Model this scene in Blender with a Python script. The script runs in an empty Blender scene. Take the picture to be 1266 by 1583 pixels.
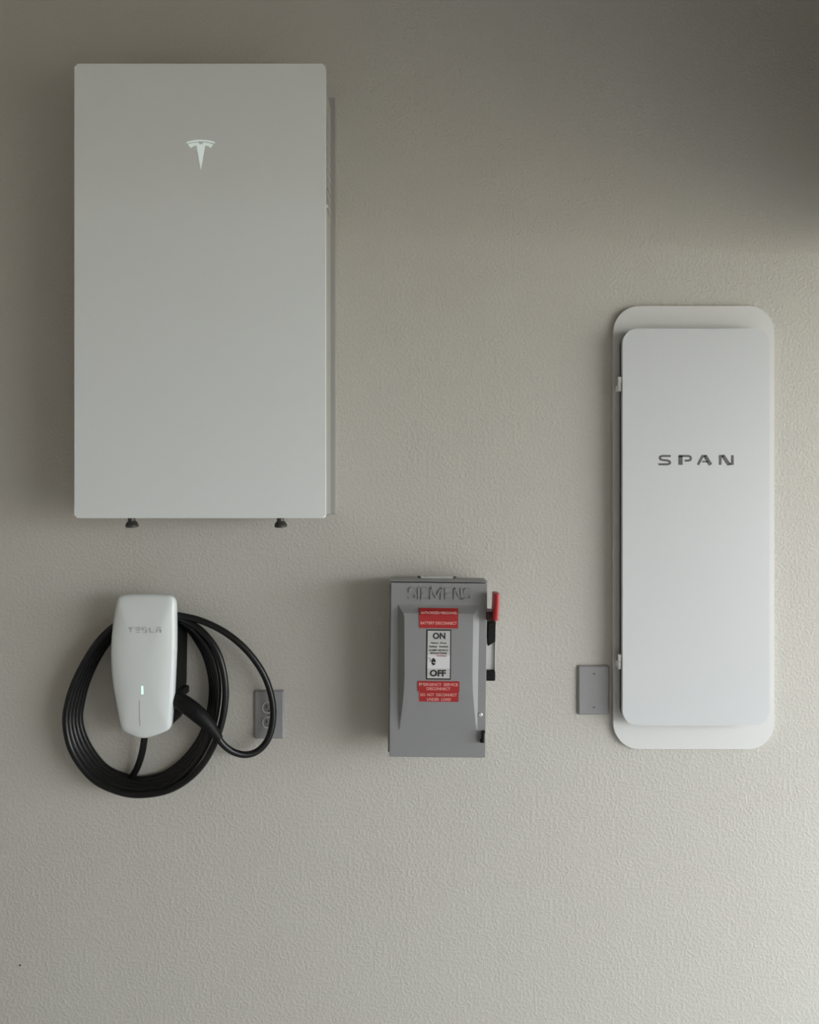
import bpy, bmesh, math
from mathutils import Vector, Matrix

# ------------------------------------------------------------------ camera
sc = bpy.context.scene
COL = sc.collection
F = 1150.0            # focal length in pixels of the 1266 x 1583 frame
D = 2.012             # camera to wall, metres
CZ = 1.50             # camera height
cam_d = bpy.data.cameras.new('camera')
cam_d.sensor_fit = 'HORIZONTAL'
cam_d.sensor_width = 36.0
cam_d.lens = 36.0 * F / 1266.0
cam_d.clip_start = 0.05
cam = bpy.data.objects.new('camera', cam_d)
cam.location = (0, -D, CZ)
cam.rotation_euler = (math.pi / 2, 0, 0)
COL.objects.link(cam)
sc.camera = cam

# ------------------------------------------------------------------ daylight
world = bpy.data.worlds.new('overcast_sky')
sc.world = world
world.use_nodes = True
wn = world.node_tree.nodes
bg = wn['Background']
bg.inputs['Color'].default_value = (0.915, 0.96, 1.01, 1)
bg.inputs['Strength'].default_value = 10.8

OPEN_X = 3.6          # plane of the open garage door, to the right of the picture
OPEN_Y0, OPEN_Y1, OPEN_H = -0.18, -5.0, 2.10
pl = bpy.data.lights.new('door_opening_portal', 'AREA')
pl.shape = 'RECTANGLE'
pl.size = OPEN_H
pl.size_y = OPEN_Y0 - OPEN_Y1
pl.cycles.is_portal = True
po = bpy.data.objects.new('door_opening_portal', pl)
po.location = (OPEN_X, (OPEN_Y0 + OPEN_Y1) / 2, OPEN_H / 2)
po.rotation_euler = (0, math.pi / 2, 0)      # faces into the garage (-x)
COL.objects.link(po)

sc.view_settings.view_transform = 'Standard'
sc.view_settings.look = 'None'
sc.view_settings.gamma = 1.0
sc.view_settings.use_curve_mapping = False
sc.view_settings.exposure = 0.0
sc.cycles.use_denoising = True
sc.cycles.max_bounces = 10
sc.cycles.diffuse_bounces = 6


# ------------------------------------------------------------------ helpers
def W(px, py, d):
    """World point at distance d in front of the wall for a spot of the photograph."""
    k = (D - d) / F
    return Vector(((px - 633.0) * k, -d, CZ + (791.5 - py) * k))


def S(n, d):
    return n * (D - d) / F


def lin(c):
    c /= 255.0
    return c / 12.92 if c <= 0.04045 else ((c + 0.055) / 1.055) ** 2.4


def rgb(r, g, b):
    return (lin(r), lin(g), lin(b), 1)


def material(name, color, rough=0.5, metal=0.0, coat=0.0, spec=0.5, emit=None, strength=0.0,
             vary=0.0, vary_scale=20.0, bump=0.0, bump_scale=200.0, bump_dist=0.001):
    m = bpy.data.materials.new(name)
    m.use_nodes = True
    nt = m.node_tree
    b = nt.nodes['Principled BSDF']
    b.inputs['Base Color'].default_value = color
    b.inputs['Roughness'].default_value = rough
    b.inputs['Metallic'].default_value = metal
    b.inputs['Coat Weight'].default_value = coat
    b.inputs['Specular IOR Level'].default_value = spec
    if emit:
        b.inputs['Emission Color'].default_value = emit
        b.inputs['Emission Strength'].default_value = strength
    tc = nt.nodes.new('ShaderNodeTexCoord')
    if vary:
        n = nt.nodes.new('ShaderNodeTexNoise')
        n.inputs['Scale'].default_value = vary_scale
        n.inputs['Detail'].default_value = 3
        nt.links.new(tc.outputs['Object'], n.inputs['Vector'])
        mp = nt.nodes.new('ShaderNodeMapRange')
        mp.inputs['To Min'].default_value = 1 - vary
        mp.inputs['To Max'].default_value = 1 + vary
        nt.links.new(n.outputs['Fac'], mp.inputs['Value'])
        mx = nt.nodes.new('ShaderNodeVectorMath')
        mx.operation = 'SCALE'
        mx.inputs[0].default_value = color[:3]
        nt.links.new(mp.outputs['Result'], mx.inputs['Scale'])
        nt.links.new(mx.outputs['Vector'], b.inputs['Base Color'])
    if bump:
        n = nt.nodes.new('ShaderNodeTexNoise')
        n.inputs['Scale'].default_value = bump_scale
        n.inputs['Detail'].default_value = 2
        nt.links.new(tc.outputs['Object'], n.inputs['Vector'])
        bp = nt.nodes.new('ShaderNodeBump')
        bp.inputs['Strength'].default_value = bump
        bp.inputs['Distance'].default_value = bump_dist
        nt.links.new(n.outputs['Fac'], bp.inputs['Height'])
        nt.links.new(bp.outputs['Normal'], b.inputs['Normal'])
    return m


def link_mesh(name, me, m, parent=None, smooth=True, angle=35, weighted=True):
    me.materials.clear()
    me.materials.append(m)
    if smooth:
        me.polygons.foreach_set('use_smooth', [True] * len(me.polygons))
        me.set_sharp_from_angle(angle=math.radians(angle))
    o = bpy.data.objects.new(name, me)
    COL.objects.link(o)
    if parent:
        o.parent = parent
    if smooth and weighted:
        wm = o.modifiers.new('weighted_normal', 'WEIGHTED_NORMAL')
        wm.keep_sharp = True
        wm.weight = 80
    return o



def base_of(parent):
    """World origin of the (unrotated) chain of parents, so that parts may be drawn in world space."""
    v = Vector((0, 0, 0))
    while parent is not None:
        v += parent.location
        parent = parent.parent
    return v


def obj(name, bm, m, parent=None, smooth=True, angle=35, weighted=True):
    off = base_of(parent)
    bmesh.ops.translate(bm, vec=-off, verts=bm.verts)
    bmesh.ops.recalc_face_normals(bm, faces=bm.faces)
    me = bpy.data.meshes.new(name)
    bm.to_mesh(me)
    bm.free()
    return link_mesh(name, me, m, parent, smooth, angle, weighted)


def tag(o, label=None, cat=None, group=None, kind=None):
    if label: o['label'] = label
    if cat: o['category'] = cat
    if group: o['group'] = group
    if kind: o['kind'] = kind
    return o


def thing(name, loc, label, cat):
    o = bpy.data.objects.new(name, None)
    o.empty_display_size = 0.05
    o.location = loc
    COL.objects.link(o)
    return tag(o, label, cat)


def prism(bm, pts, y0, y1, bevel=0.0, seg=2, back_bevel=False):
    """Polygon (list of (x, z)) extruded along y from y0 (back) to y1 (front, smaller y)."""
    vf = [bm.verts.new((x, y1, z)) for x, z in pts]
    vb = [bm.verts.new((x, y0, z)) for x, z in pts]
    n = len(pts)
    ff = bm.faces.new(vf)
    fb = bm.faces.new(vb[::-1])
    for i in range(n):
        j = (i + 1) % n
        bm.faces.new((vf[j], vf[i], vb[i], vb[j]))
    if bevel:
        es = list(ff.edges) + (list(fb.edges) if back_bevel else [])
        bmesh.ops.bevel(bm, geom=es, offset=bevel, segments=seg, affect='EDGES', profile=0.5)


def rrect(x0, z0, x1, z1, r, n=8):
    pts = []
    for cx, cz, a0 in ((x1 - r, z1 - r, 0), (x0 + r, z1 - r, 90), (x0 + r, z0 + r, 180), (x1 - r, z0 + r, 270)):
        for k in range(n + 1):
            a = math.radians(a0 + 90.0 * k / n)
            pts.append((cx + r * math.cos(a), cz + r * math.sin(a)))
    return pts


def box(bm, x0, x1, y0, y1, z0, z1, bevel=0.0, seg=2):
    r = bmesh.ops.create_cube(bm, size=1.0)
    vs = r['verts']
    for v in vs:
        v.co = Vector(((x0 + x1) / 2 + v.co.x * (x1 - x0), (y0 + y1) / 2 + v.co.y * (y1 - y0),
                       (z0 + z1) / 2 + v.co.z * (z1 - z0)))
    if bevel:
        es = {e for v in vs for e in v.link_edges}
        bmesh.ops.bevel(bm, geom=list(es), offset=bevel, segments=seg, affect='EDGES', profile=0.5)


def pbox(bm, px0, py0, px1, py1, d_back, d_front, bevel=0.0, seg=2):
    """Box whose front face covers a pixel rectangle when it stands d_front off the wall."""
    a = W(px0, py1, d_front)
    b = W(px1, py0, d_front)
    box(bm, a.x, b.x, -d_front, -d_back, a.z, b.z, bevel, seg)


def lathe(bm, origin, axis, prof, n=20):
    """prof: list of (distance along axis, radius)."""
    axis = Vector(axis).normalized()
    t = Vector((0, 0, 1)) if abs(axis.z) < 0.9 else Vector((1, 0, 0))
    u = axis.cross(t).normalized()
    v = axis.cross(u)
    rings = []
    for s, r in prof:
        c = Vector(origin) + axis * s
        rings.append([bm.verts.new(c + (u * math.cos(2 * math.pi * k / n) + v * math.sin(2 * math.pi * k / n)) * r)
                      for k in range(n)])
    for a, b in zip(rings, rings[1:]):
        for k in range(n):
            j = (k + 1) % n
            bm.faces.new((a[k], a[j], b[j], b[k]))
    bm.faces.new(rings[0][::-1])
    bm.faces.new(rings[-1])


def catmull(pts, sub):
    P = [pts[0] * 2 - pts[1]] + list(pts) + [pts[-1] * 2 - pts[-2]]
    out = []
    for i in range(1, len(P) - 2):
        p0, p1, p2, p3 = P[i - 1:i + 3]
        for k in range(sub):
            t = k / sub
            out.append(0.5 * ((2 * p1) + (p2 - p0) * t + (2 * p0 - 5 * p1 + 4 * p2 - p3) * t * t
                              + (3 * p1 - p0 - 3 * p2 + p3) * t ** 3))
    out.append(P[-2])
    return out


def tube(bm, pts, radii, n=12):
    """Tube along pts with parallel-transported rings; radii a number or a list."""
    if not isinstance(radii, (list, tuple)):
        radii = [radii] * len(pts)
    tan = []
    for i in range(len(pts)):
        a = pts[max(i - 1, 0)]
        b = pts[min(i + 1, len(pts) - 1)]
        tan.append((b - a).normalized())
    u = tan[0].orthogonal().normalized()
    rings = []
    for p, t, r in zip(pts, tan, radii):
        u = (u - t * u.dot(t)).normalized()
        v = t.cross(u)
        rings.append([bm.verts.new(p + (u * math.cos(2 * math.pi * k / n) + v * math.sin(2 * math.pi * k / n)) * r)
                      for k in range(n)])
    for a, b in zip(rings, rings[1:]):
        for k in range(n):
            j = (k + 1) % n
            bm.faces.new((a[k], a[j], b[j], b[k]))
    bm.faces.new(rings[0][::-1])
    bm.faces.new(rings[-1])


def stroke(bm, pts, w, d_back, d_front):
    """Flat raised stroke (pixel polyline, width w px) standing on a surface; mitred joints."""
    n = len(pts)
    L, R = [], []
    for i in range(n):
        p = Vector(pts[i])
        a = (p - Vector(pts[i - 1])).normalized() if i else None
        b = (Vector(pts[i + 1]) - p).normalized() if i < n - 1 else None
        if a is None: a = b
        if b is None: b = a
        na = Vector((-a.y, a.x)); nb = Vector((-b.y, b.x))
        m = (na + nb)
        m = m.normalized() if m.length > 1e-6 else na
        k = (w / 2) / max(0.5, m.dot(na))
        L.append(p + m * k); R.append(p - m * k)
    vf = [[bm.verts.new(W(q.x, q.y, d_front)) for q in side] for side in (L, R)]
    vb = []
    for side in vf:
        vb.append([bm.verts.new((v.co.x, -d_back, v.co.z)) for v in side])
    for i in range(n - 1):
        bm.faces.new((vf[0][i], vf[0][i + 1], vf[1][i + 1], vf[1][i]))
        bm.faces.new((vf[0][i + 1], vf[0][i], vb[0][i], vb[0][i + 1]))
        bm.faces.new((vf[1][i], vf[1][i + 1], vb[1][i + 1], vb[1][i]))
    bm.faces.new((vf[0][0], vf[1][0], vb[1][0], vb[0][0]))
    bm.faces.new((vf[0][-1], vf[1][-1], vb[1][-1], vb[0][-1]))


def lettering(name, text, px0, py0, px1, py1, d_back, d_front, m, parent, offset=0.0, bevel=0.0):
    """Raised lettering filling a pixel box (cap height top..bottom) on the plane d_back."""
    cu = bpy.data.curves.new('text', 'FONT')
    cu.body = text
    cu.size = 1.0
    cu.offset = offset
    cu.resolution_u = 3
    cu.extrude = 0.5
    cu.bevel_depth = bevel
    to = bpy.data.objects.new('text', cu)
    COL.objects.link(to)
    bpy.context.view_layer.update()
    dg = bpy.context.evaluated_depsgraph_get()
    me = bpy.data.meshes.new_from_object(to.evaluated_get(dg))
    bpy.data.objects.remove(to)
    bpy.data.curves.remove(cu)
    co = [v.co.copy() for v in me.vertices]
    x0 = min(c.x for c in co); x1 = max(c.x for c in co)
    y0 = min(c.y for c in co); y1 = max(c.y for c in co)
    z0 = min(c.z for c in co); z1 = max(c.z for c in co)
    a = W(px0, py1, d_front); b = W(px1, py0, d_front)
    off = base_of(parent)
    for v, c in zip(me.vertices, co):
        u = (c.x - x0) / (x1 - x0); t = (c.y - y0) / (y1 - y0); s = (c.z - z0) / (z1 - z0)
        v.co = Vector((a.x + (b.x - a.x) * u, -(d_back + (d_front - d_back) * s), a.z + (b.z - a.z) * t)) - off
    me.name = name
    return link_mesh(name, me, m, parent, smooth=False)


# ------------------------------------------------------------------ materials
def wall_material():
    m = bpy.data.materials.new('textured_wall_paint')
    m.use_nodes = True
    nt = m.node_tree
    b = nt.nodes['Principled BSDF']
    b.inputs['Roughness'].default_value = 0.5
    b.inputs['Specular IOR Level'].default_value = 0.35
    tc = nt.nodes.new('ShaderNodeTexCoord')
    big = nt.nodes.new('ShaderNodeTexNoise')
    big.inputs['Scale'].default_value = 3.0
    big.inputs['Detail'].default_value = 3
    nt.links.new(tc.outputs['Object'], big.inputs['Vector'])
    cr = nt.nodes.new('ShaderNodeValToRGB')
    cr.color_ramp.elements[0].position = 0.3
    cr.color_ramp.elements[0].color = (0.515, 0.495, 0.445, 1)
    cr.color_ramp.elements[1].position = 0.7
    cr.color_ramp.elements[1].color = (0.517, 0.505, 0.457, 1)
    nt.links.new(big.outputs['Fac'], cr.inputs['Fac'])
    nt.links.new(cr.outputs['Color'], b.inputs['Base Color'])
    # sprayed "orange peel" plaster: small raised splats on a softly rolling ground
    n1 = nt.nodes.new('ShaderNodeTexNoise')
    n1.inputs['Scale'].default_value = 125.0
    n1.inputs['Detail'].default_value = 2.5
    n1.inputs['Roughness'].default_value = 0.55
    nt.links.new(tc.outputs['Object'], n1.inputs['Vector'])
    r1 = nt.nodes.new('ShaderNodeMapRange')
    r1.interpolation_type = 'SMOOTHSTEP'
    r1.inputs['From Min'].default_value = 0.42
    r1.inputs['From Max'].default_value = 0.66
    nt.links.new(n1.outputs['Fac'], r1.inputs['Value'])
    n2 = nt.nodes.new('ShaderNodeTexNoise')
    n2.inputs['Scale'].default_value = 6.0
    n2.inputs['Detail'].default_value = 1
    nt.links.new(tc.outputs['Object'], n2.inputs['Vector'])
    ad = nt.nodes.new('ShaderNodeMath')
    ad.operation = 'MULTIPLY_ADD'
    ad.inputs[1].default_value = 2.0
    nt.links.new(n2.outputs['Fac'], ad.inputs[0])
    nt.links.new(r1.outputs['Result'], ad.inputs[2])
    bp = nt.nodes.new('ShaderNodeBump')
    bp.inputs['Strength'].default_value = 0.42
    bp.inputs['Distance'].default_value = 0.0014
    nt.links.new(ad.outputs['Value'], bp.inputs['Height'])
    nt.links.new(bp.outputs['Normal'], b.inputs['Normal'])
    return m


M = {
    'wall': wall_material(),
    'white_wall': material('garage_paint', (0.48, 0.44, 0.39, 1), 0.7, bump=0.3, bump_scale=90, bump_dist=0.0015),
    'ceiling': material('ceiling_paint', (0.50, 0.46, 0.41, 1), 0.8, bump=0.3, bump_scale=90),
    'floor': material('garage_concrete', (0.46, 0.465, 0.47, 1), 0.6, vary=0.12, vary_scale=4, bump=0.2, bump_scale=60),
    'drive': material('driveway_concrete', (0.42, 0.375, 0.30, 1), 0.8, vary=0.1, vary_scale=2, bump=0.3, bump_scale=60),
    'door': material('garage_door_steel', (0.45, 0.44, 0.41, 1), 0.5, bump=0.1, bump_scale=80),
    'pw_glass': material('pale_grey_coated_glass', (0.735, 0.77, 0.765, 1), 0.32, spec=0.4, vary=0.01, vary_scale=5),
    'pw_body': material('battery_case_paint', (0.34, 0.335, 0.31, 1), 0.5, vary=0.03, vary_scale=20),
    'emblem': material('backlit_emblem', (0.85, 0.92, 0.90, 1), 0.4, emit=(0.75, 0.95, 0.92, 1), strength=0.25, vary=0.01),
    'foot': material('dark_gland_rubber', (0.05, 0.048, 0.042, 1), 0.35, vary=0.1, vary_scale=80),
    'screw': material('zinc_screw', (0.75, 0.75, 0.73, 1), 0.3, metal=0.7, vary=0.05, vary_scale=200),
    'white': material('white_charger_plastic', (0.68, 0.72, 0.71, 1), 0.28, coat=0.2, vary=0.01, vary_scale=8),
    'black': material('black_rubber_cable', (0.006, 0.006, 0.006, 1), 0.33, spec=0.35, vary=0.1, vary_scale=60),
    'blackp': material('black_plastic', (0.006, 0.006, 0.006, 1), 0.55, spec=0.22, vary=0.1, vary_scale=60),
    'greyprint': material('grey_print', (0.42, 0.43, 0.42, 1), 0.5, vary=0.02),
    'green': material('green_indicator', (0.6, 1.0, 0.75, 1), 0.3, emit=(0.5, 1.0, 0.7, 1), strength=1.0, vary=0.01),
    'steel': material('grey_enamel_steel', (0.245, 0.248, 0.250, 1), 0.42, vary=0.03, vary_scale=15, bump=0.03, bump_scale=500),
    'red': material('red_sticker', (0.36, 0.018, 0.018, 1), 0.45, vary=0.06, vary_scale=60),
    'redp': material('red_handle_plastic', (0.42, 0.022, 0.028, 1), 0.4, vary=0.06, vary_scale=60),
    'pinkprint': material('white_sticker_print', (0.75, 0.38, 0.35, 1), 0.5, vary=0.02),
    'label': material('silver_label', (0.50, 0.50, 0.48, 1), 0.4, vary=0.03, vary_scale=60),
    'labelw': material('white_label', (0.66, 0.66, 0.67, 1), 0.4, vary=0.03, vary_scale=60),
    'ink': material('black_ink', (0.012, 0.012, 0.012, 1), 0.5, vary=0.05),
    'zinc': material('galvanised_plate', (0.62, 0.62, 0.60, 1), 0.4, vary=0.05, vary_scale=30),
    'span': material('white_powder_coat', (0.60, 0.62, 0.625, 1), 0.30, spec=0.45, vary=0.01, vary_scale=6),
    'spantrim': material('warm_white_trim_paint', (0.65, 0.655, 0.64, 1), 0.35, vary=0.01, vary_scale=6),
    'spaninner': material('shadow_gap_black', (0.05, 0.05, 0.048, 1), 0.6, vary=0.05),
    'spanprint': material('charcoal_letter_paint', (0.095, 0.095, 0.09, 1), 0.4, vary=0.04, vary_scale=80),
    'hinge': material('white_hinge_enamel', (0.80, 0.80, 0.77, 1), 0.3, vary=0.02, vary_scale=60),
    'plate': material('grey_wall_plate', (0.285, 0.285, 0.29, 1), 0.4, metal=0.0, vary=0.05, vary_scale=40, bump=0.03, bump_scale=400),
    'recept': material('grey_receptacle_plastic', (0.24, 0.24, 0.24, 1), 0.3, vary=0.04, vary_scale=60),
    'slot': material('black_slot', (0.01, 0.01, 0.01, 1), 0.6, vary=0.05),
}

# ------------------------------------------------------------------ the garage
RX0, RX1, RY0, RY1, RH = -3.2, OPEN_X, -5.8, 0.0, 3.0


def shell(name, boxes, m):
    bm = bmesh.new()
    for b in boxes:
        box(bm, *b)
    return tag(obj(name, bm, m, smooth=False), kind='structure')


wall = shell('wall_back', [(RX0 - .12, RX1 + .15, 0, 0.12, -0.02, RH)], M['wall'])
tag(wall, 'textured greige wall carrying the electrical equipment')
tag(shell('floor', [(RX0 - .12, RX1 + .15, RY0 - .12, 0, -0.14, 0)], M['floor']), 'grey concrete garage floor below the picture')
tag(shell('ceiling', [(RX0 - .12, RX1 + .15, RY0 - .12, 0.12, RH, RH + .12)], M['ceiling']), 'plain pale garage ceiling above the picture')
tag(shell('wall_left', [(RX0 - .12, RX0, RY0, 0, 0, RH)], M['white_wall']), 'pale garage side wall left of the picture')
tag(shell('wall_front', [(RX0 - .12, RX1 + .15, RY0 - .12, RY0, 0, RH)], M['white_wall']), 'pale garage wall behind the viewer')
tag(shell('wall_right', [(RX1, RX1 + .15, OPEN_Y0, 0, 0, RH), (RX1, RX1 + .15, RY0, OPEN_Y1, 0, RH),
                         (RX1, RX1 + .15, OPEN_Y1, OPEN_Y0, OPEN_H, RH)], M['white_wall']),
    'pale garage wall with the wide open doorway')
tag(shell('driveway', [(RX1 + .15, 40, -25, 20, -0.16, -0.02)], M['drive']), 'tan concrete driveway outside the open garage')

# the sectional door, rolled up under the ceiling
bm = bmesh.new()
for s in (OPEN_Y0 - 0.03, OPEN_Y1 + 0.03):
    box(bm, 1.16, RX1 - 0.02, s - 0.02, s + 0.02, 2.19, 2.23)
gd = tag(obj('door_1', bm, M['screw'], smooth=False), 'sectional garage door rolled up under the ceiling', kind='structure')
for i in range(4):
    bm = bmesh.new()
    x0 = 1.17 + i * 0.60
    box(bm, x0, x0 + 0.592, OPEN_Y1 + 0.06, OPEN_Y0 - 0.05, 2.185, 2.23, 0.008)
    obj('door_panel', bm, M['door'], gd)

# nail hole low on the left
bm = bmesh.new()
p = W(31, 1492, 0)
lathe(bm, (p.x, 0.001, p.z), (0, -1, 0), [(0, 0.0025), (0.0016, 0.0025), (0.0020, 0.0018)], 10)
obj('nail_hole', bm, M['slot'], wall)

# ------------------------------------------------------------------ wall battery
DF = 0.200
b0 = W(115, 801, DF); b1 = W(503, 98.5, DF)
bat = thing('wall_battery', ((b0.x + b1.x) / 2, 0, b0.z),
            'tall pale grey battery cabinet with a glowing emblem, mounted high on the wall', 'battery')
bm = bmesh.new()
prism(bm, rrect(b0.x, b0.z, b1.x, b1.z, 0.007, 5), -0.182, -DF, 0.0035, 3)
fp = obj('front_panel', bm, M['pw_glass'], bat)
bm = bmesh.new()
box(bm, b0.x + 0.010, b1.x - 0.004, -0.182, -0.035, b0.z + 0.008, b1.z - 0.020, 0.004)
enc = obj('enclosure', bm, M['pw_body'], bat)
bm = bmesh.new()
br = W(519.5, 797, 0.035)
box(bm, b0.x + 0.03, br.x, -0.040, 0.0, b0.z + 0.009, W(519, 150, 0.04).z, 0.003)
obj('mounting_bracket', bm, M['pw_body'], bat)
# side hardware: raised vent grille, a rubber plug and a bright screw on the right flank
bm = bmesh.new()
xr = b1.x - 0.004
for k in range(9):
    z = b1.z - 0.10 - k * 0.026
    box(bm, xr - 0.002, xr + 0.0035, -0.150, -0.070, z - 0.016, z, 0.001, 1)
obj('side_vent', bm, M['pw_body'], bat)
bm = bmesh.new()
q = W(508, 319, 0.15)
lathe(bm, (xr - 0.001, -0.150, q.z), (1, 0, 0), [(0, 0.0045), (0.003, 0.0045), (0.005, 0.0025)], 14)
obj('screw', bm, M['screw'], bat)
bm = bmesh.new()
q = W(511, 294, 0.13)
lathe(bm, (xr - 0.001, -0.120, q.z), (1, 0, 0), [(0, 0.009), (0.003, 0.009), (0.004, 0.006)], 14)
obj('rubber_plug', bm, M['foot'], bat)


def zoomed(pts, ox, oy, k):
    return [(ox + x / k, oy + y / k) for x, y in pts]


# emblem
bm = bmesh.new()
stem = zoomed([(326, 366), (435, 332), (565, 318), (590, 350), (636, 374), (682, 350), (702, 318), (830, 334), (932, 368),
               (875, 455), (830, 402), (742, 386), (636, 975), (530, 386), (440, 402), (402, 446)], 270, 200, 15.83)
from mathutils.geometry import tessellate_polygon


def flat(bm, poly, d_back, d_front):
    """Any simple pixel polygon as a thin solid."""
    tri = tessellate_polygon([[Vector((x, y, 0)) for x, y in poly]])
    vf = [bm.verts.new(W(x, y, d_front)) for x, y in poly]
    vb = [bm.verts.new((v.co.x, -d_back, v.co.z)) for v in vf]
    for t in tri:
        bm.faces.new([vf[i] for i in t])
    for i in range(len(poly)):
        j = (i + 1) % len(poly)
        bm.faces.new((vf[i], vf[j], vb[j], vb[i]))


flat(bm, stem, DF - 0.0005, DF + 0.0008)
arc = []
for k in range(15):
    u = -1 + 2 * k / 14
    arc.append((635 + 345 * u, 268 + 58 * u * u))
stroke(bm, zoomed(arc, 270, 200, 15.83), 2.0, DF - 0.0005, DF + 0.0008)
obj('emblem', bm, M['emblem'], fp, smooth=False)['label'] = 'glowing white T-shaped emblem'

for px, py in ((203, 801), (433, 800)):
    bm = bmesh.new()
    dd = 0.13
    c = W(px, py, dd)
    r = S(10, dd)
    zt = b0.z + 0.008
    L0 = zt - W(px, 815, dd).z
    lathe(bm, (c.x, -dd, zt), (0.05, 0.05, -1), [(-0.004, r * .55), (L0 * .5, r * .55), (L0 * .62, r * .8), (L0 * .84, r), (L0, r * .92), (L0 + .0015, r * .5)], 20)
    obj('cable_gland', bm, M['foot'], bat)

# ------------------------------------------------------------------ car charger
ch0 = W(224, 1141, 0.0)
chg = thing('car_charger', (ch0.x, 0, ch0.z), 'white car charging station with a coiled black cable and green light', 'charger')
outline = [(188, 920), (200, 918.5), (228, 918), (255, 919.5), (266, 922), (271, 930), (272, 950), (272.3, 985), (271.5, 1020),
           (270, 1055), (268, 1090), (266, 1112), (264.5, 1122), (261, 1128), (252, 1132.5), (240, 1137), (228, 1140.5),
           (220, 1141), (212, 1139.5), (202, 1135.5), (193, 1131), (188.5, 1124), (185, 1110), (180.5, 1085), (176, 1060), (173.3, 1035),
           (172.3, 1010), (173, 990), (175, 968), (178, 948), (181.5, 930), (184, 923)]
ov = [Vector((x, y, 0)) for x, y in outline]
closed = ov[-2:] + ov + ov[:2]
cm = catmull(closed, 4)
cm = cm[8:8 + 4 * len(ov)]
CC = Vector((222, 1030, 0))
rings = [(0.90, 0.070), (0.985, 0.084), (0.999, 0.092), (1.0, 0.1005), (0.985, 0.1065), (0.955, 0.1095), (0.88, 0.1125),
         (0.7, 0.1165), (0.45, 0.119), (0.2, 0.1198)]
bm = bmesh.new()
vr = []
for s, d in rings:
    rr = []
    for p in cm:
        q = CC + (p - CC) * s
        k = (D - 0.100) / F       # silhouettes measured at the rim's depth
        rr.append(bm.verts.new(((q.x - 633) * k, -d, CZ + (791.5 - q.y) * k)))
    vr.append(rr)
n = len(cm)
for a, b in zip(vr, vr[1:]):
    for i in range(n):
        j = (i + 1) % n
        bm.faces.new((a[i], a[j], b[j], b[i]))
bm.faces.new(vr[-1])
bm.faces.new(vr[0][::-1])
face = obj('faceplate', bm, M['white'], chg, angle=60, weighted=False)

# black body behind the faceplate; the cable is wound around it
bm = bmesh.new()
k = (D - 0.03) / F
poly = [(194, 968), (201, 962), (274, 962), (281, 966), (284.5, 975), (283.5, 1050), (281, 1085), (282, 1100), (275, 1112), (262, 1120),
        (238, 1124), (222, 1124), (206, 1118), (197, 1105), (192, 1050), (191.5, 975)]
prism(bm, [((x - 633) * k, CZ + (791.5 - y) * k) for x, y in poly][::-1], 0.0, -0.086, 0.003, 2)
obj('back_body', bm, M['blackp'], chg)

# indicator and seam
dI = 0.1188
bm = bmesh.new()
pbox(bm, 218.2, 1060.5, 221.2, 1073.5, dI - 0.004, dI + 0.0012, 0.0008)
obj('indicator_light', bm, M['green'], face)['label'] = 'glowing green indicator bar'
bm = bmesh.new()
prev = None
for kk in range(9):
    yy = 1080 + 40 * kk / 8
    sr = (yy - 1030) / 111.0
    for (sa, da), (sb, db) in zip(rings[3:], rings[4:]):
        if sb <= sr <= sa:
            ds = da + (db - da) * (sr - sa) / (sb - sa) + 0.0004
    kq = (D - 0.100) / F
    rowv = [bm.verts.new(((xx - 633) * kq, -dq, CZ + (791.5 - yy) * kq)) for xx, dq in ((219.2, ds - .002), (219.2, ds), (220.3, ds), (220.3, ds - .002))]
    if prev:
        for q0 in range(4):
            q1 = (q0 + 1) % 4
            bm.faces.new((prev[q0], prev[q1], rowv[q1], rowv[q0]))
    else:
        bm.faces.new(rowv)
    prev = rowv
bm.faces.new(prev[::-1])
obj('seam', bm, M['greyprint'], face)
# wordmark
bm = bmesh.new()
dT = 0.1196


def word(strokes, d0, d1):
    for pts, w in strokes:
        stroke(bm, pts, w, d0, d1)


word([([(199, 970.5), (206.5, 970.5)], 1.4), ([(202.7, 971), (202.7, 977.5)], 1.6),
      ([(210, 970.5), (216.5, 970.5)], 1.3), ([(210, 974), (216.5, 974)], 1.3), ([(210, 977.5), (216.5, 977.5)], 1.3),
      ([(227, 970.5), (221, 970.5), (221, 974), (227, 974), (227, 977.5), (221, 977.5)], 1.4),
      ([(232.5, 970.5), (232.5, 977.5), (238.5, 977.5)], 1.4),
      ([(243, 970.5), (249, 970.5)], 1.3), ([(243, 978), (243, 973.8), (249, 973.8), (249, 978)], 1.4)], 0.114, dT)
obj('lettering', bm, M['greyprint'], face, smooth=False)['label'] = 'small grey five-letter wordmark'

# cable: handle -> free loop -> four turns round the body -> pigtail into the bottom
mid = [(232, 953), (205, 958), (182, 970), (155, 998), (131, 1040), (117, 1080), (112.5, 1117), (124, 1157), (152, 1194), (188, 1212), (222, 1216.5),
       (262, 1207), (297, 1180), (322, 1141), (335, 1097), (337, 1055), (328, 1015), (311, 986), (290, 966), (262, 955)]
spread = [3, 3.5, 5, 6.5, 8, 10, 11, 13, 13, 12.5, 12, 13, 13, 11, 10, 9.5, 9, 7, 5, 4]
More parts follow.
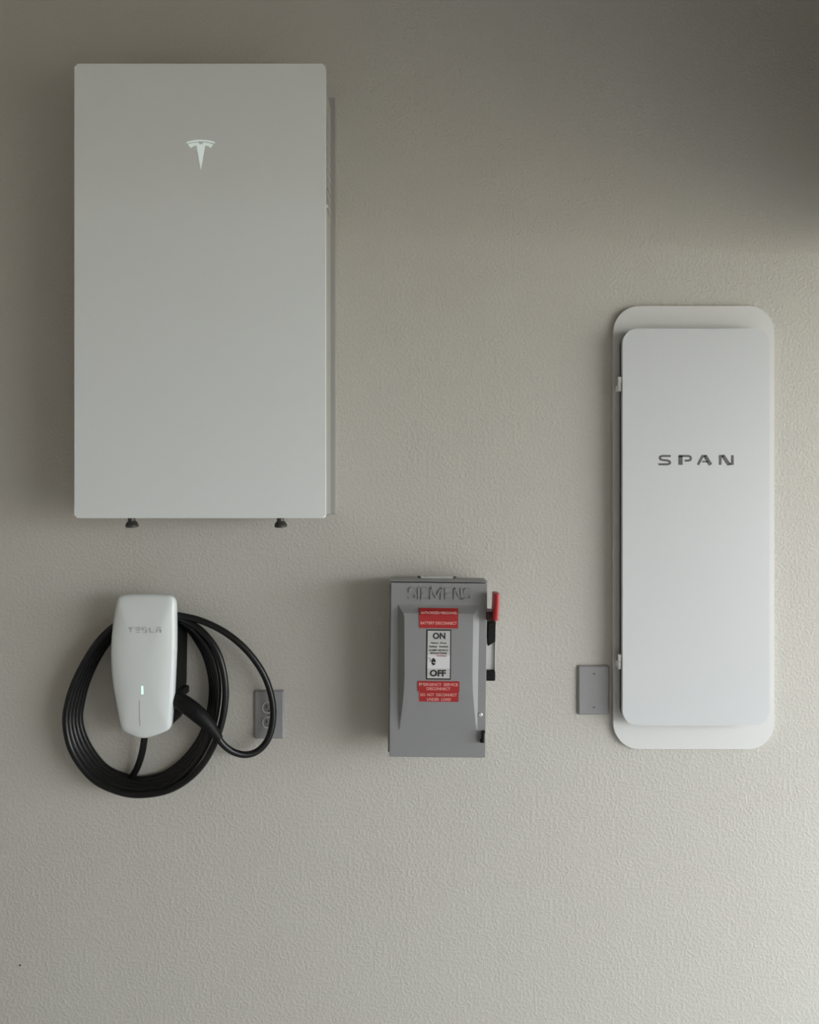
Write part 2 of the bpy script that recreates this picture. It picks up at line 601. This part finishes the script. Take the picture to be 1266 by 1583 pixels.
# per turn: outward offset on the left, at the bottom, on the right; depth off the wall
turns = [(1.0, 1.0, 1.15, 0.066), (0.5, 0.4, -0.02, 0.0525), (0.0, -0.1, -0.3, 0.039), (-0.5, -0.55, -0.65, 0.0255), (-1.0, -1.0, -1.0, 0.012),
         (0.1, 0.2, 0.2, 0.0105)]
path = []
for px, py, d in ((336, 1139, .093), (346, 1152, .086), (362, 1163, .074), (382, 1166.5, .060), (401, 1159, .048), (416, 1139, .040), (422.5, 1105, .036),
                  (418, 1070, .036), (404, 1036, .042), (379, 1003, .050), (347, 977, .058), (312, 960, .066), (282, 952.5, .068), (256, 949, .068)):
    path.append(W(px, py, d))
N = len(mid)


def mid_normal(i):
    a = Vector(mid[(i - 1) % N]); b = Vector(mid[(i + 1) % N])
    t = (b - a).normalized()
    nrm = Vector((t.y, -t.x))
    if nrm.dot(Vector(mid[i]) - Vector((225, 1090))) < 0:
        nrm = -nrm
    return nrm


for ti, (ol, ob, orr, d) in enumerate(turns):
    for i in range(N):
        if ti == 5 and i > 8:
            break
        if i < 7: oo = ol
        elif i < 12: oo = ol + (ob - ol) * min(1, (i - 6) / 3)
        else: oo = ob + (orr - ob) * min(1, (i - 11) / 3)
        ddp = d
        if i >= N - 2 and ti < 5:
            f = (i - (N - 3)) / 3
            oo += (turns[ti + 1][0] - oo) * f
            ddp += (turns[ti + 1][3] - d) * f
        q = Vector(mid[i]) + mid_normal(i) * spread[i] * oo
        path.append(W(q.x, q.y, ddp))
path += [W(184, 1211, .012), W(199, 1206, .015), W(209.5, 1192, .022), W(216.5, 1175, .032), W(221, 1157, .042), W(223.5, 1137, .050), W(224, 1118, .052)]
pts = catmull(path, 6)
bm = bmesh.new()
tube(bm, pts, S(5.15, 0.04), 14)
obj('cable', bm, M['black'], chg, weighted=False)

# plug handle, hooked into the side of the body
bm = bmesh.new()
hp = [W(262, 1078, .070), W(276, 1083, .083), W(292, 1093, .096), W(308, 1106, .100), W(321, 1119, .099), W(331, 1131.5, .096), W(339, 1142, .092)]
hr = [12.0, 12.8, 13.0, 12.5, 10.5, 8.2, 6.2]
hpts = catmull(hp, 4)
rad = []
for i in range(len(hpts)):
    t = i / 4
    a = int(min(t, len(hr) - 2)); u = t - a
    rad.append(S(hr[a] * (1 - u) + hr[min(a + 1, len(hr) - 1)] * u, 0.09))
tube(bm, hpts, rad, 20)
plug = obj('plug_handle', bm, M['blackp'], chg, weighted=False)
bm = bmesh.new()
lathe(bm, W(303, 1100, .118), (0.05, -1, 0.1), [(-0.008, .006), (0.001, .006), (0.002, .0045)], 16)
obj('release_button', bm, M['blackp'], plug)
bm = bmesh.new()
pbox(bm, 268, 1066, 283.5, 1078, 0.020, 0.075, 0.004)
obj('plug_holster', bm, M['blackp'], chg)

# ------------------------------------------------------------------ safety switch
DC = 0.140
c0 = W(601.5, 1171, DC); c1 = W(750.5, 901, DC)
sw = thing('disconnect_switch', ((c0.x + c1.x) / 2, 0, c0.z),
           'grey steel disconnect switch box with red stickers and a red side handle', 'switch box')
bm = bmesh.new()
box(bm, c0.x - 0.004, c1.x - 0.001, -(DC - 0.022), 0, c0.z + 0.004, c1.z - 0.006, 0.003)
case = obj('enclosure', bm, M['steel'], sw)
# rain hood / top hinge strip
bm = bmesh.new()
box(bm, c0.x - 0.0045, c1.x + 0.0005, -(DC - 0.002), -0.040, c1.z + 0.0022, c1.z + 0.0050, 0.001)
box(bm, c0.x - 0.002, c1.x - 0.002, -0.10, -0.045, c1.z - 0.0075, c1.z + 0.003, 0.0)
obj('top_hood', bm, M['steel'], sw)
# hub closure on the hood
bm = bmesh.new()
zt = c1.z + 0.0045
xa, xb = W(648, 0, .05).x, W(696, 0, .05).x
box(bm, xa, xb, -0.070, -0.041, zt, zt + 0.005, 0.0015)
hub = obj('hub_plate', bm, M['zinc'], sw)
for px in (645, 655, 701):
    bm = bmesh.new()
    lathe(bm, (W(px, 0, .06).x, -0.060, zt - .001), (0, 0, 1), [(0, .004), (.005, .004), (.0065, .003)], 12)
    obj('screw', bm, M['foot'], hub)
# cover
bm = bmesh.new()
prism(bm, rrect(c0.x, c0.z, c1.x, c1.z, 0.003, 3), -(DC - 0.022), -DC, 0.002, 2)
cover = obj('cover', bm, M['steel'], sw)
# raised pressing on the cover: sloping flanks that die out towards the bottom
HM = 0.019
bm = bmesh.new()
rows = []
ys = [935, 938, 942, 947, 953, 965, 990, 1020, 1045, 1065, 1082, 1097, 1110, 1120, 1128]
for y in ys:
    up = min(1.0, max(0.0, (y - 935) / 16.0)); up = up * up * (3 - 2 * up)
    dn = min(1.0, max(0.0, (1128 - y) / 95.0)); dn = math.sin(dn * math.pi / 2)
    h = HM * up * dn
    w = 1.2 + 8.6 * (up * dn)
    t = (y - 935) / 193.0
    xl = 612.5 + 3.0 * t; xr_ = 738.5 - 1.0 * t
    row = []
    for x, hh in ((xl, 0), (xl + w * .5, h * .5), (xl + w, h), (xl + w + 2, h * 1.03), (675, h * 1.03), (xr_ - w - 2, h * 1.03), (xr_ - w, h),
                  (xr_ - w * .5, h * .5), (xr_, 0)):
        p = W(x, y, DC)
        row.append(bm.verts.new((p.x, -(DC + 0.0003 + hh), p.z)))
    rows.append(row)
for a, b in zip(rows, rows[1:]):
    for i in range(len(a) - 1):
        bm.faces.new((a[i], a[i + 1], b[i + 1], b[i]))
# close the back
edge = [e for e in bm.edges if e.is_boundary]
r = bmesh.ops.extrude_edge_only(bm, edges=edge)
for v in [g for g in r['geom'] if isinstance(g, bmesh.types.BMVert)]:
    v.co.y = -(DC - 0.001)
press = obj('raised_panel', bm, M['steel'], cover, angle=28)

bm = bmesh.new()
GL = {'S': ([(0.94, .14), (.72, .07), (.3, .07), (.09, .2), (.12, .38), (.35, .47), (.7, .53), (.92, .64), (.9, .83), (.68, .93), (.28, .93), (.04, .84)],),
      'I': ([(.5, 0), (.5, 1)],),
      'E': ([(1, .08), (.1, .08), (.1, .92), (1, .92)], [(.1, .5), (.9, .5)]),
      'M': ([(.08, 1), (.08, 0)], [(.08, .0), (.5, .8), (.92, .0)], [(.92, 0), (.92, 1)]),
      'N': ([(.1, 1), (.1, 0)], [(.1, .02), (.9, .98)], [(.9, 1), (.9, 0)])}
for ch, gx, gw in (('S', 629, 12.5), ('I', 643, 3), ('E', 649, 9.5), ('M', 662, 19.5), ('E', 685.5, 9.5), ('N', 699, 13), ('S', 714.5, 12)):
    for poly in GL[ch]:
        stroke(bm, [(gx + u * gw, 908.5 + v * 18.5) for u, v in poly], 2.3, DC - 0.0005, DC + 0.0030)
obj('lettering', bm, M['steel'], cover, smooth=False)['label'] = 'embossed grey maker lettering'


def hsurf(y):
    up = min(1.0, max(0.0, (y - 935) / 16.0)); up = up * up * (3 - 2 * up)
    dn = min(1.0, max(0.0, (1128 - y) / 95.0)); dn = math.sin(dn * math.pi / 2)
    return DC + 0.0003 + HM * 1.03 * up * dn


def sticker(name, x0, y0, x1, y1, m, lift=0.0008, label=None):
    """Thin sheet that follows the pressing."""
    bm = bmesh.new()
    rws = []
    for k in range(7):
        y = y0 + (y1 - y0) * k / 6
        d = hsurf(y) + lift
        a = W(x0, y, DC + HM); b = W(x1, y, DC + HM)
        rws.append([bm.verts.new((a.x, -d, a.z)), bm.verts.new((b.x, -d, b.z)), bm.verts.new((b.x, -d + lift + .0006, b.z)),
                    bm.verts.new((a.x, -d + lift + .0006, a.z))])
    for a, b in zip(rws, rws[1:]):
        for i in range(4):
            j = (i + 1) % 4
            bm.faces.new((a[i], a[j], b[j], b[i]))
    bm.faces.new(rws[0]); bm.faces.new(rws[-1])
    o = obj(name, bm, m, cover, smooth=False)
    if label: o['label'] = label
    return o


def print_on(parent, text, x0, y0, x1, y1, m, offset=0.01):
    d = max(hsurf(y0), hsurf(y1)) + 0.0008
    return lettering('lettering', text, x0, y0, x1, y1, d - 0.0006, d + 0.0006, m, parent, offset)


s1 = sticker('sticker', 646, 941, 706, 971, M['red'], 0.0012, 'red sticker with two lines of white capitals at the top')
print_on(s1, 'AUTHORIZED PERSONNEL', 648, 945.5, 704.5, 949.5, M['pinkprint'])
print_on(s1, 'BATTERY DISCONNECT', 648, 961, 704, 965.5, M['pinkprint'])
s2 = sticker('rating_label', 657, 973, 695.5, 1050.5, M['ink'], 0.0006, 'silver ON and OFF label with a dark border')
sticker('label_field', 659, 975, 693.8, 1048.5, M['label'], 0.0009)
sticker('label_field', 659, 1012.5, 693.8, 1033.5, M['labelw'], 0.0011)
sticker('label_rule', 659, 988.7, 693.8, 989.4, M['greyprint'], 0.0012)
sticker('label_rule', 659, 1033.4, 693.8, 1034.2, M['greyprint'], 0.0012)
print_on(s2, 'ON', 667, 978, 686.5, 988, M['ink'], 0.035)
print_on(s2, 'OFF', 663, 1035.5, 688, 1046, M['ink'], 0.035)
print_on(s2, 'Heavy  Duty', 664, 992.5, 688.5, 996, M['ink'], 0.02)
print_on(s2, 'Safety  Switch', 661.5, 998, 691, 1001.7, M['ink'], 0.02)
print_on(s2, '60 AMPS  240 VOLTS', 661.5, 1003.8, 691, 1006.6, M['ink'], 0.02)
print_on(s2, 'SINGLE PHASE', 663.5, 1008.3, 689, 1011, M['ink'], 0.02)
print_on(s2, 'WARNING', 672.5, 1012.9, 688.5, 1015.0, M['red'], 0.02)
bm = bmesh.new()
dw = hsurf(1025) + 0.0008
hand = [(666.0, 1025.5), (665.4, 1021.5), (666.8, 1018.6), (668.2, 1017.2), (669.8, 1018.2), (671.6, 1020.2), (671.9, 1023.6), (670.8, 1024.4), (668.5, 1023)]
flat(bm, hand, dw - 0.0005, dw + 0.0007)
flat(bm, [(665.2, 1024.2), (668.2, 1024.6), (671.6, 1025.6), (670.8, 1027.6), (668.4, 1028.8), (666.2, 1027.2)], dw - 0.0005, dw + 0.0007)
stroke(bm, [(660.2, 1016.6), (663.2, 1018.6), (664.8, 1021.0)], 0.7, dw - 0.0005, dw + 0.0006)
stroke(bm, [(662.5, 1021.8), (665, 1023)], 0.9, dw - 0.0005, dw + 0.0006)
obj('hazard_pictogram', bm, M['ink'], s2, smooth=False)
s3 = sticker('sticker', 644.5, 1053, 709, 1069.3, M['red'], 0.0014, 'red sticker below the label, two lines of white capitals')
print_on(s3, 'EMERGENCY  SERVICE', 646.5, 1056, 706.5, 1060.5, M['pinkprint'])
print_on(s3, 'DISCONNECT', 658.5, 1062.5, 695, 1067, M['pinkprint'])
s4 = sticker('sticker', 647, 1069, 708, 1085.5, M['red'], 0.0012, 'lowest red sticker with two lines of white capitals')
print_on(s4, 'DO  NOT  DISCONNECT', 648.5, 1072, 705, 1076.3, M['pinkprint'])
print_on(s4, 'UNDER  LOAD', 659, 1079, 696, 1083.3, M['pinkprint'])

# cover screw and padlock hasp
bm = bmesh.new()
c = W(742, 1104, DC)
lathe(bm, (c.x, -DC + 0.001, c.z), (0, -1, 0), [(0, .0052), (.0026, .0052), (.0036, .0038)], 16)
cs = obj('cover_screw', bm, M['screw'], cover)
bm = bmesh.new()
pbox(bm, 744.5, 1131, 748.5, 1148, DC - 0.001, DC + 0.014, 0.0015)
pbox(bm, 742.3, 1143.5, 748.5, 1148, DC - 0.001, DC + 0.010, 0.0012)
pbox(bm, 745.2, 1129.8, 749.6, 1133.5, DC - 0.001, DC + 0.010, 0.0012)
obj('hasp', bm, M['blackp'], cover)

# operating mechanism on the right flank
xs = c1.x - 0.001
bm = bmesh.new()
dM = 0.12
a = W(751, 1034.5, dM); b = W(763.5, 1050, dM)
box(bm, xs - .002, b.x, -0.135, -0.06, b.z, a.z, 0.003)
obj('lower_stop', bm, M['blackp'], sw)
bm = bmesh.new()
a = W(751, 993, dM); b = W(764.3, 1035, dM)
box(bm, b.x - 0.0022, b.x, -0.125, -0.045, b.z - .004, W(0, 965, dM).z, 0.0008)
box(bm, xs - .002, b.x - .003, -0.118, -0.112, b.z - .003, a.z + .01, 0.0006)
obj('side_plate', bm, M['zinc'], sw)
lev = []
for px, py in ((752.5, 963), (764.3, 960), (764, 991), (753, 998), (752.3, 992)):
    p = W(px, py, 0.135)
    lev.append((max(p.x, xs), p.z))
bm = bmesh.new()
prism(bm, lev[::-1], -0.06, -0.135, 0.0015, 2)
lever = obj('operating_lever', bm, M['blackp'], sw)
bm = bmesh.new()
a = W(750, 944, 0.14); b = W(762, 957.5, 0.14)
box(bm, xs - .001, b.x, -0.150, -0.085, b.z, a.z, 0.003)
obj('pivot_arm', bm, material('dark_red_plastic', (0.05, 0.006, 0.008, 1), 0.45, vary=0.05), lever)
bm = bmesh.new()
g = [W(764.6, 916, 0.16), W(764.5, 930, 0.16), W(763.8, 945, 0.16), W(763, 957, 0.16)]
prf = rrect(-0.0068, -0.030, 0.0068, 0.030, 0.006, 5)
vr = []
for i, p in enumerate([g[0] + Vector((0, 0, .001))] + g + [g[-1] - Vector((0, 0, .001))]):
    s = 0.75 if i in (0, 5) else 1.0
    vr.append([bm.verts.new((p.x + x * s, -0.150 + y * s, p.z)) for x, y in prf])
for a, b in zip(vr, vr[1:]):
    for i in range(len(a)):
        j = (i + 1) % len(a)
        bm.faces.new((a[i], a[j], b[j], b[i]))
bm.faces.new(vr[0]); bm.faces.new(vr[-1][::-1])
obj('handle_grip', bm, M['redp'], lever)['label'] = 'red plastic handle grip'
sw.rotation_euler = (0, math.radians(0.6), 0)

# ------------------------------------------------------------------ breaker panel
DT = 0.013
t0 = W(948.3, 1158, DT); t1 = W(1196.8, 473, DT)
sp = thing('breaker_panel', ((t0.x + t1.x) / 2, 0, t0.z),
           'tall white electrical panel with rounded corners and dark lettering on its door', 'electrical panel')
bm = bmesh.new()
prism(bm, rrect(t0.x, t0.z, t1.x, t1.z, S(40, DT), 14), -0.001, -DT, 0.004, 3)
obj('trim_plate', bm, M['spantrim'], sp)
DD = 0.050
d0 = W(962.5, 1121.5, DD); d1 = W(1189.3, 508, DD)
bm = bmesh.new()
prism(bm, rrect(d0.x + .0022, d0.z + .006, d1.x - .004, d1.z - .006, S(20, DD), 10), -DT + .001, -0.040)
obj('door_gap_shade', bm, M['spaninner'], sp)  # near-black inset: shade of the gap behind the door put into the colour
bm = bmesh.new()
prism(bm, rrect(d0.x, d0.z, d1.x, d1.z, S(23, DD), 12), -0.036, -DD, 0.0035, 3)
door = obj('door', bm, M['span'], sp)
for y0, y1, y2 in ((583, 593.3, 605), (1011.5, 1022.5, 1034)):
    bm = bmesh.new()
    dh = 0.040
    c = W(957.8, 0, dh)
    za, zb, zc = W(0, y0, dh).z, W(0, y1, dh).z, W(0, y2, dh).z
    r = S(3.0, dh)
    lathe(bm, (c.x, -dh, zb + .0005), (0, 0, 1), [(0, r), (za - zb - .001, r), (za - zb, r * .7)], 16)
    box(bm, c.x, c.x + .012, -dh - .004, -dh + .001, zb + .001, za - .001, 0.0005)
    hg = obj('hinge', bm, M['hinge'], sp)
    bm = bmesh.new()
    lathe(bm, (c.x, -dh, zb - .0005), (0, 0, -1), [(0, r * .93), (zb - zc - .001, r * .93), (zb - zc, r * .6)], 16)
    box(bm, c.x - .003, c.x + .003, -dh, -DT + .001, zc + .002, zb - .001, 0.0005)
    obj('hinge_pin', bm, M['hinge'], hg)


def zs(pts):
    return zoomed(pts, 1005, 690, 8.731)


bm = bmesh.new()
e0, e1 = DD - .0004, DD + .0009
for ptsz, w in ([(278, 130), (165, 130), (138, 140), (132, 158), (142, 176), (170, 185), (235, 191), (262, 202), (270, 218), (262, 234), (235, 243), (118, 243)], 24), \
        ([(412, 128), (412, 250)], 46), ([(390, 130), (520, 130), (545, 142), (552, 162), (545, 182), (520, 193), (468, 193)], 24), \
        ([(648, 250), (692, 162), (712, 131), (752, 131)], 25), ([(742, 124), (818, 250)], 40), ([(706, 206), (784, 206)], 19), \
        ([(949, 250), (949, 131), (992, 131)], 26), ([(982, 122), (1068, 250)], 40), ([(1060, 241), (1100, 241)], 22), ([(1113, 250), (1113, 120)], 27):
    stroke(bm, zs(ptsz), w * 1.15 / 8.731, e0, e1)
obj('lettering', bm, M['spanprint'], door, smooth=False)['label'] = 'dark grey wide-spaced capital lettering'

# ------------------------------------------------------------------ wall plates


def plate_body(parent, x0, y0, x1, y1, d):
    bm = bmesh.new()
    a = W(x0, y1, d); b = W(x1, y0, d)
    prism(bm, rrect(a.x, a.z, b.x, b.z, 0.0052, 4), 0.0, -d, 0.0040, 1)
    return obj('cover_plate', bm, M['plate'], parent, angle=20)


def plate_screw(parent, px, py, d):
    bm = bmesh.new()
    c = W(px, py, d)
    lathe(bm, (c.x, -d + .0008, c.z), (0, -1, 0), [(0, .0036), (.0014, .0036), (.0022, .0022)], 14)
    s = obj('screw', bm, M['recept'], parent)
    bm = bmesh.new()
    box(bm, c.x - .0028, c.x + .0028, -d - .0016, -d, c.z - .0006, c.z + .0006)
    obj('screw_slot', bm, M['slot'], s)


pb = thing('blank_wall_plate', W(917, 1105.5, 0), 'plain grey blank wall plate just left of the tall white panel', 'wall plate')
plate_body(pb, 893.5, 1029, 942.5, 1105.5, 0.009)
plate_screw(pb, 918.3, 1041.5, 0.009)
plate_screw(pb, 918.3, 1093.5, 0.009)

po_ = thing('wall_outlet', W(416, 1143, 0), 'grey duplex wall outlet behind the hanging loop of black cable', 'outlet')
op = plate_body(po_, 392.5, 1067.5, 439, 1142.5, 0.009)
for cy in (1093.5, 1116.5):
    c = W(416, cy, 0.007)
    R = 0.0168
    ring = []
    for k in range(28):
        a = 2 * math.pi * k / 28
        ring.append((c.x + R * math.cos(a), c.z + max(-0.0138, min(0.0138, R * math.sin(a)))))
    bm = bmesh.new()
    prism(bm, ring, -0.005, -0.0100, 0.0006, 1)
    rc = obj('receptacle', bm, M['recept'], po_)
    bm = bmesh.new()
    loop = [Vector((x, -0.0095, z)) for x, z in ring]
    tube(bm, loop + loop[:2], 0.0016, 8)
    obj('receptacle_glint_ring', bm, M['screw'], rc)  # bright metal ring added to give the highlight along the opening's lit edge
    for dx, hh in ((-0.0063, .0045), (0.0063, .0037)):
        bm = bmesh.new()
        box(bm, c.x + dx - .0012, c.x + dx + .0012, -0.0104, -0.0092, c.z + .003 - hh, c.z + .003 + hh)
        obj('slot', bm, M['slot'], rc)
    bm = bmesh.new()
    lathe(bm, (c.x, -0.0092, c.z - .008), (0, -1, 0), [(0, .0024), (.0013, .0024)], 12)
    obj('ground_hole', bm, M['slot'], rc)
plate_screw(po_, 416, 1105, 0.009)
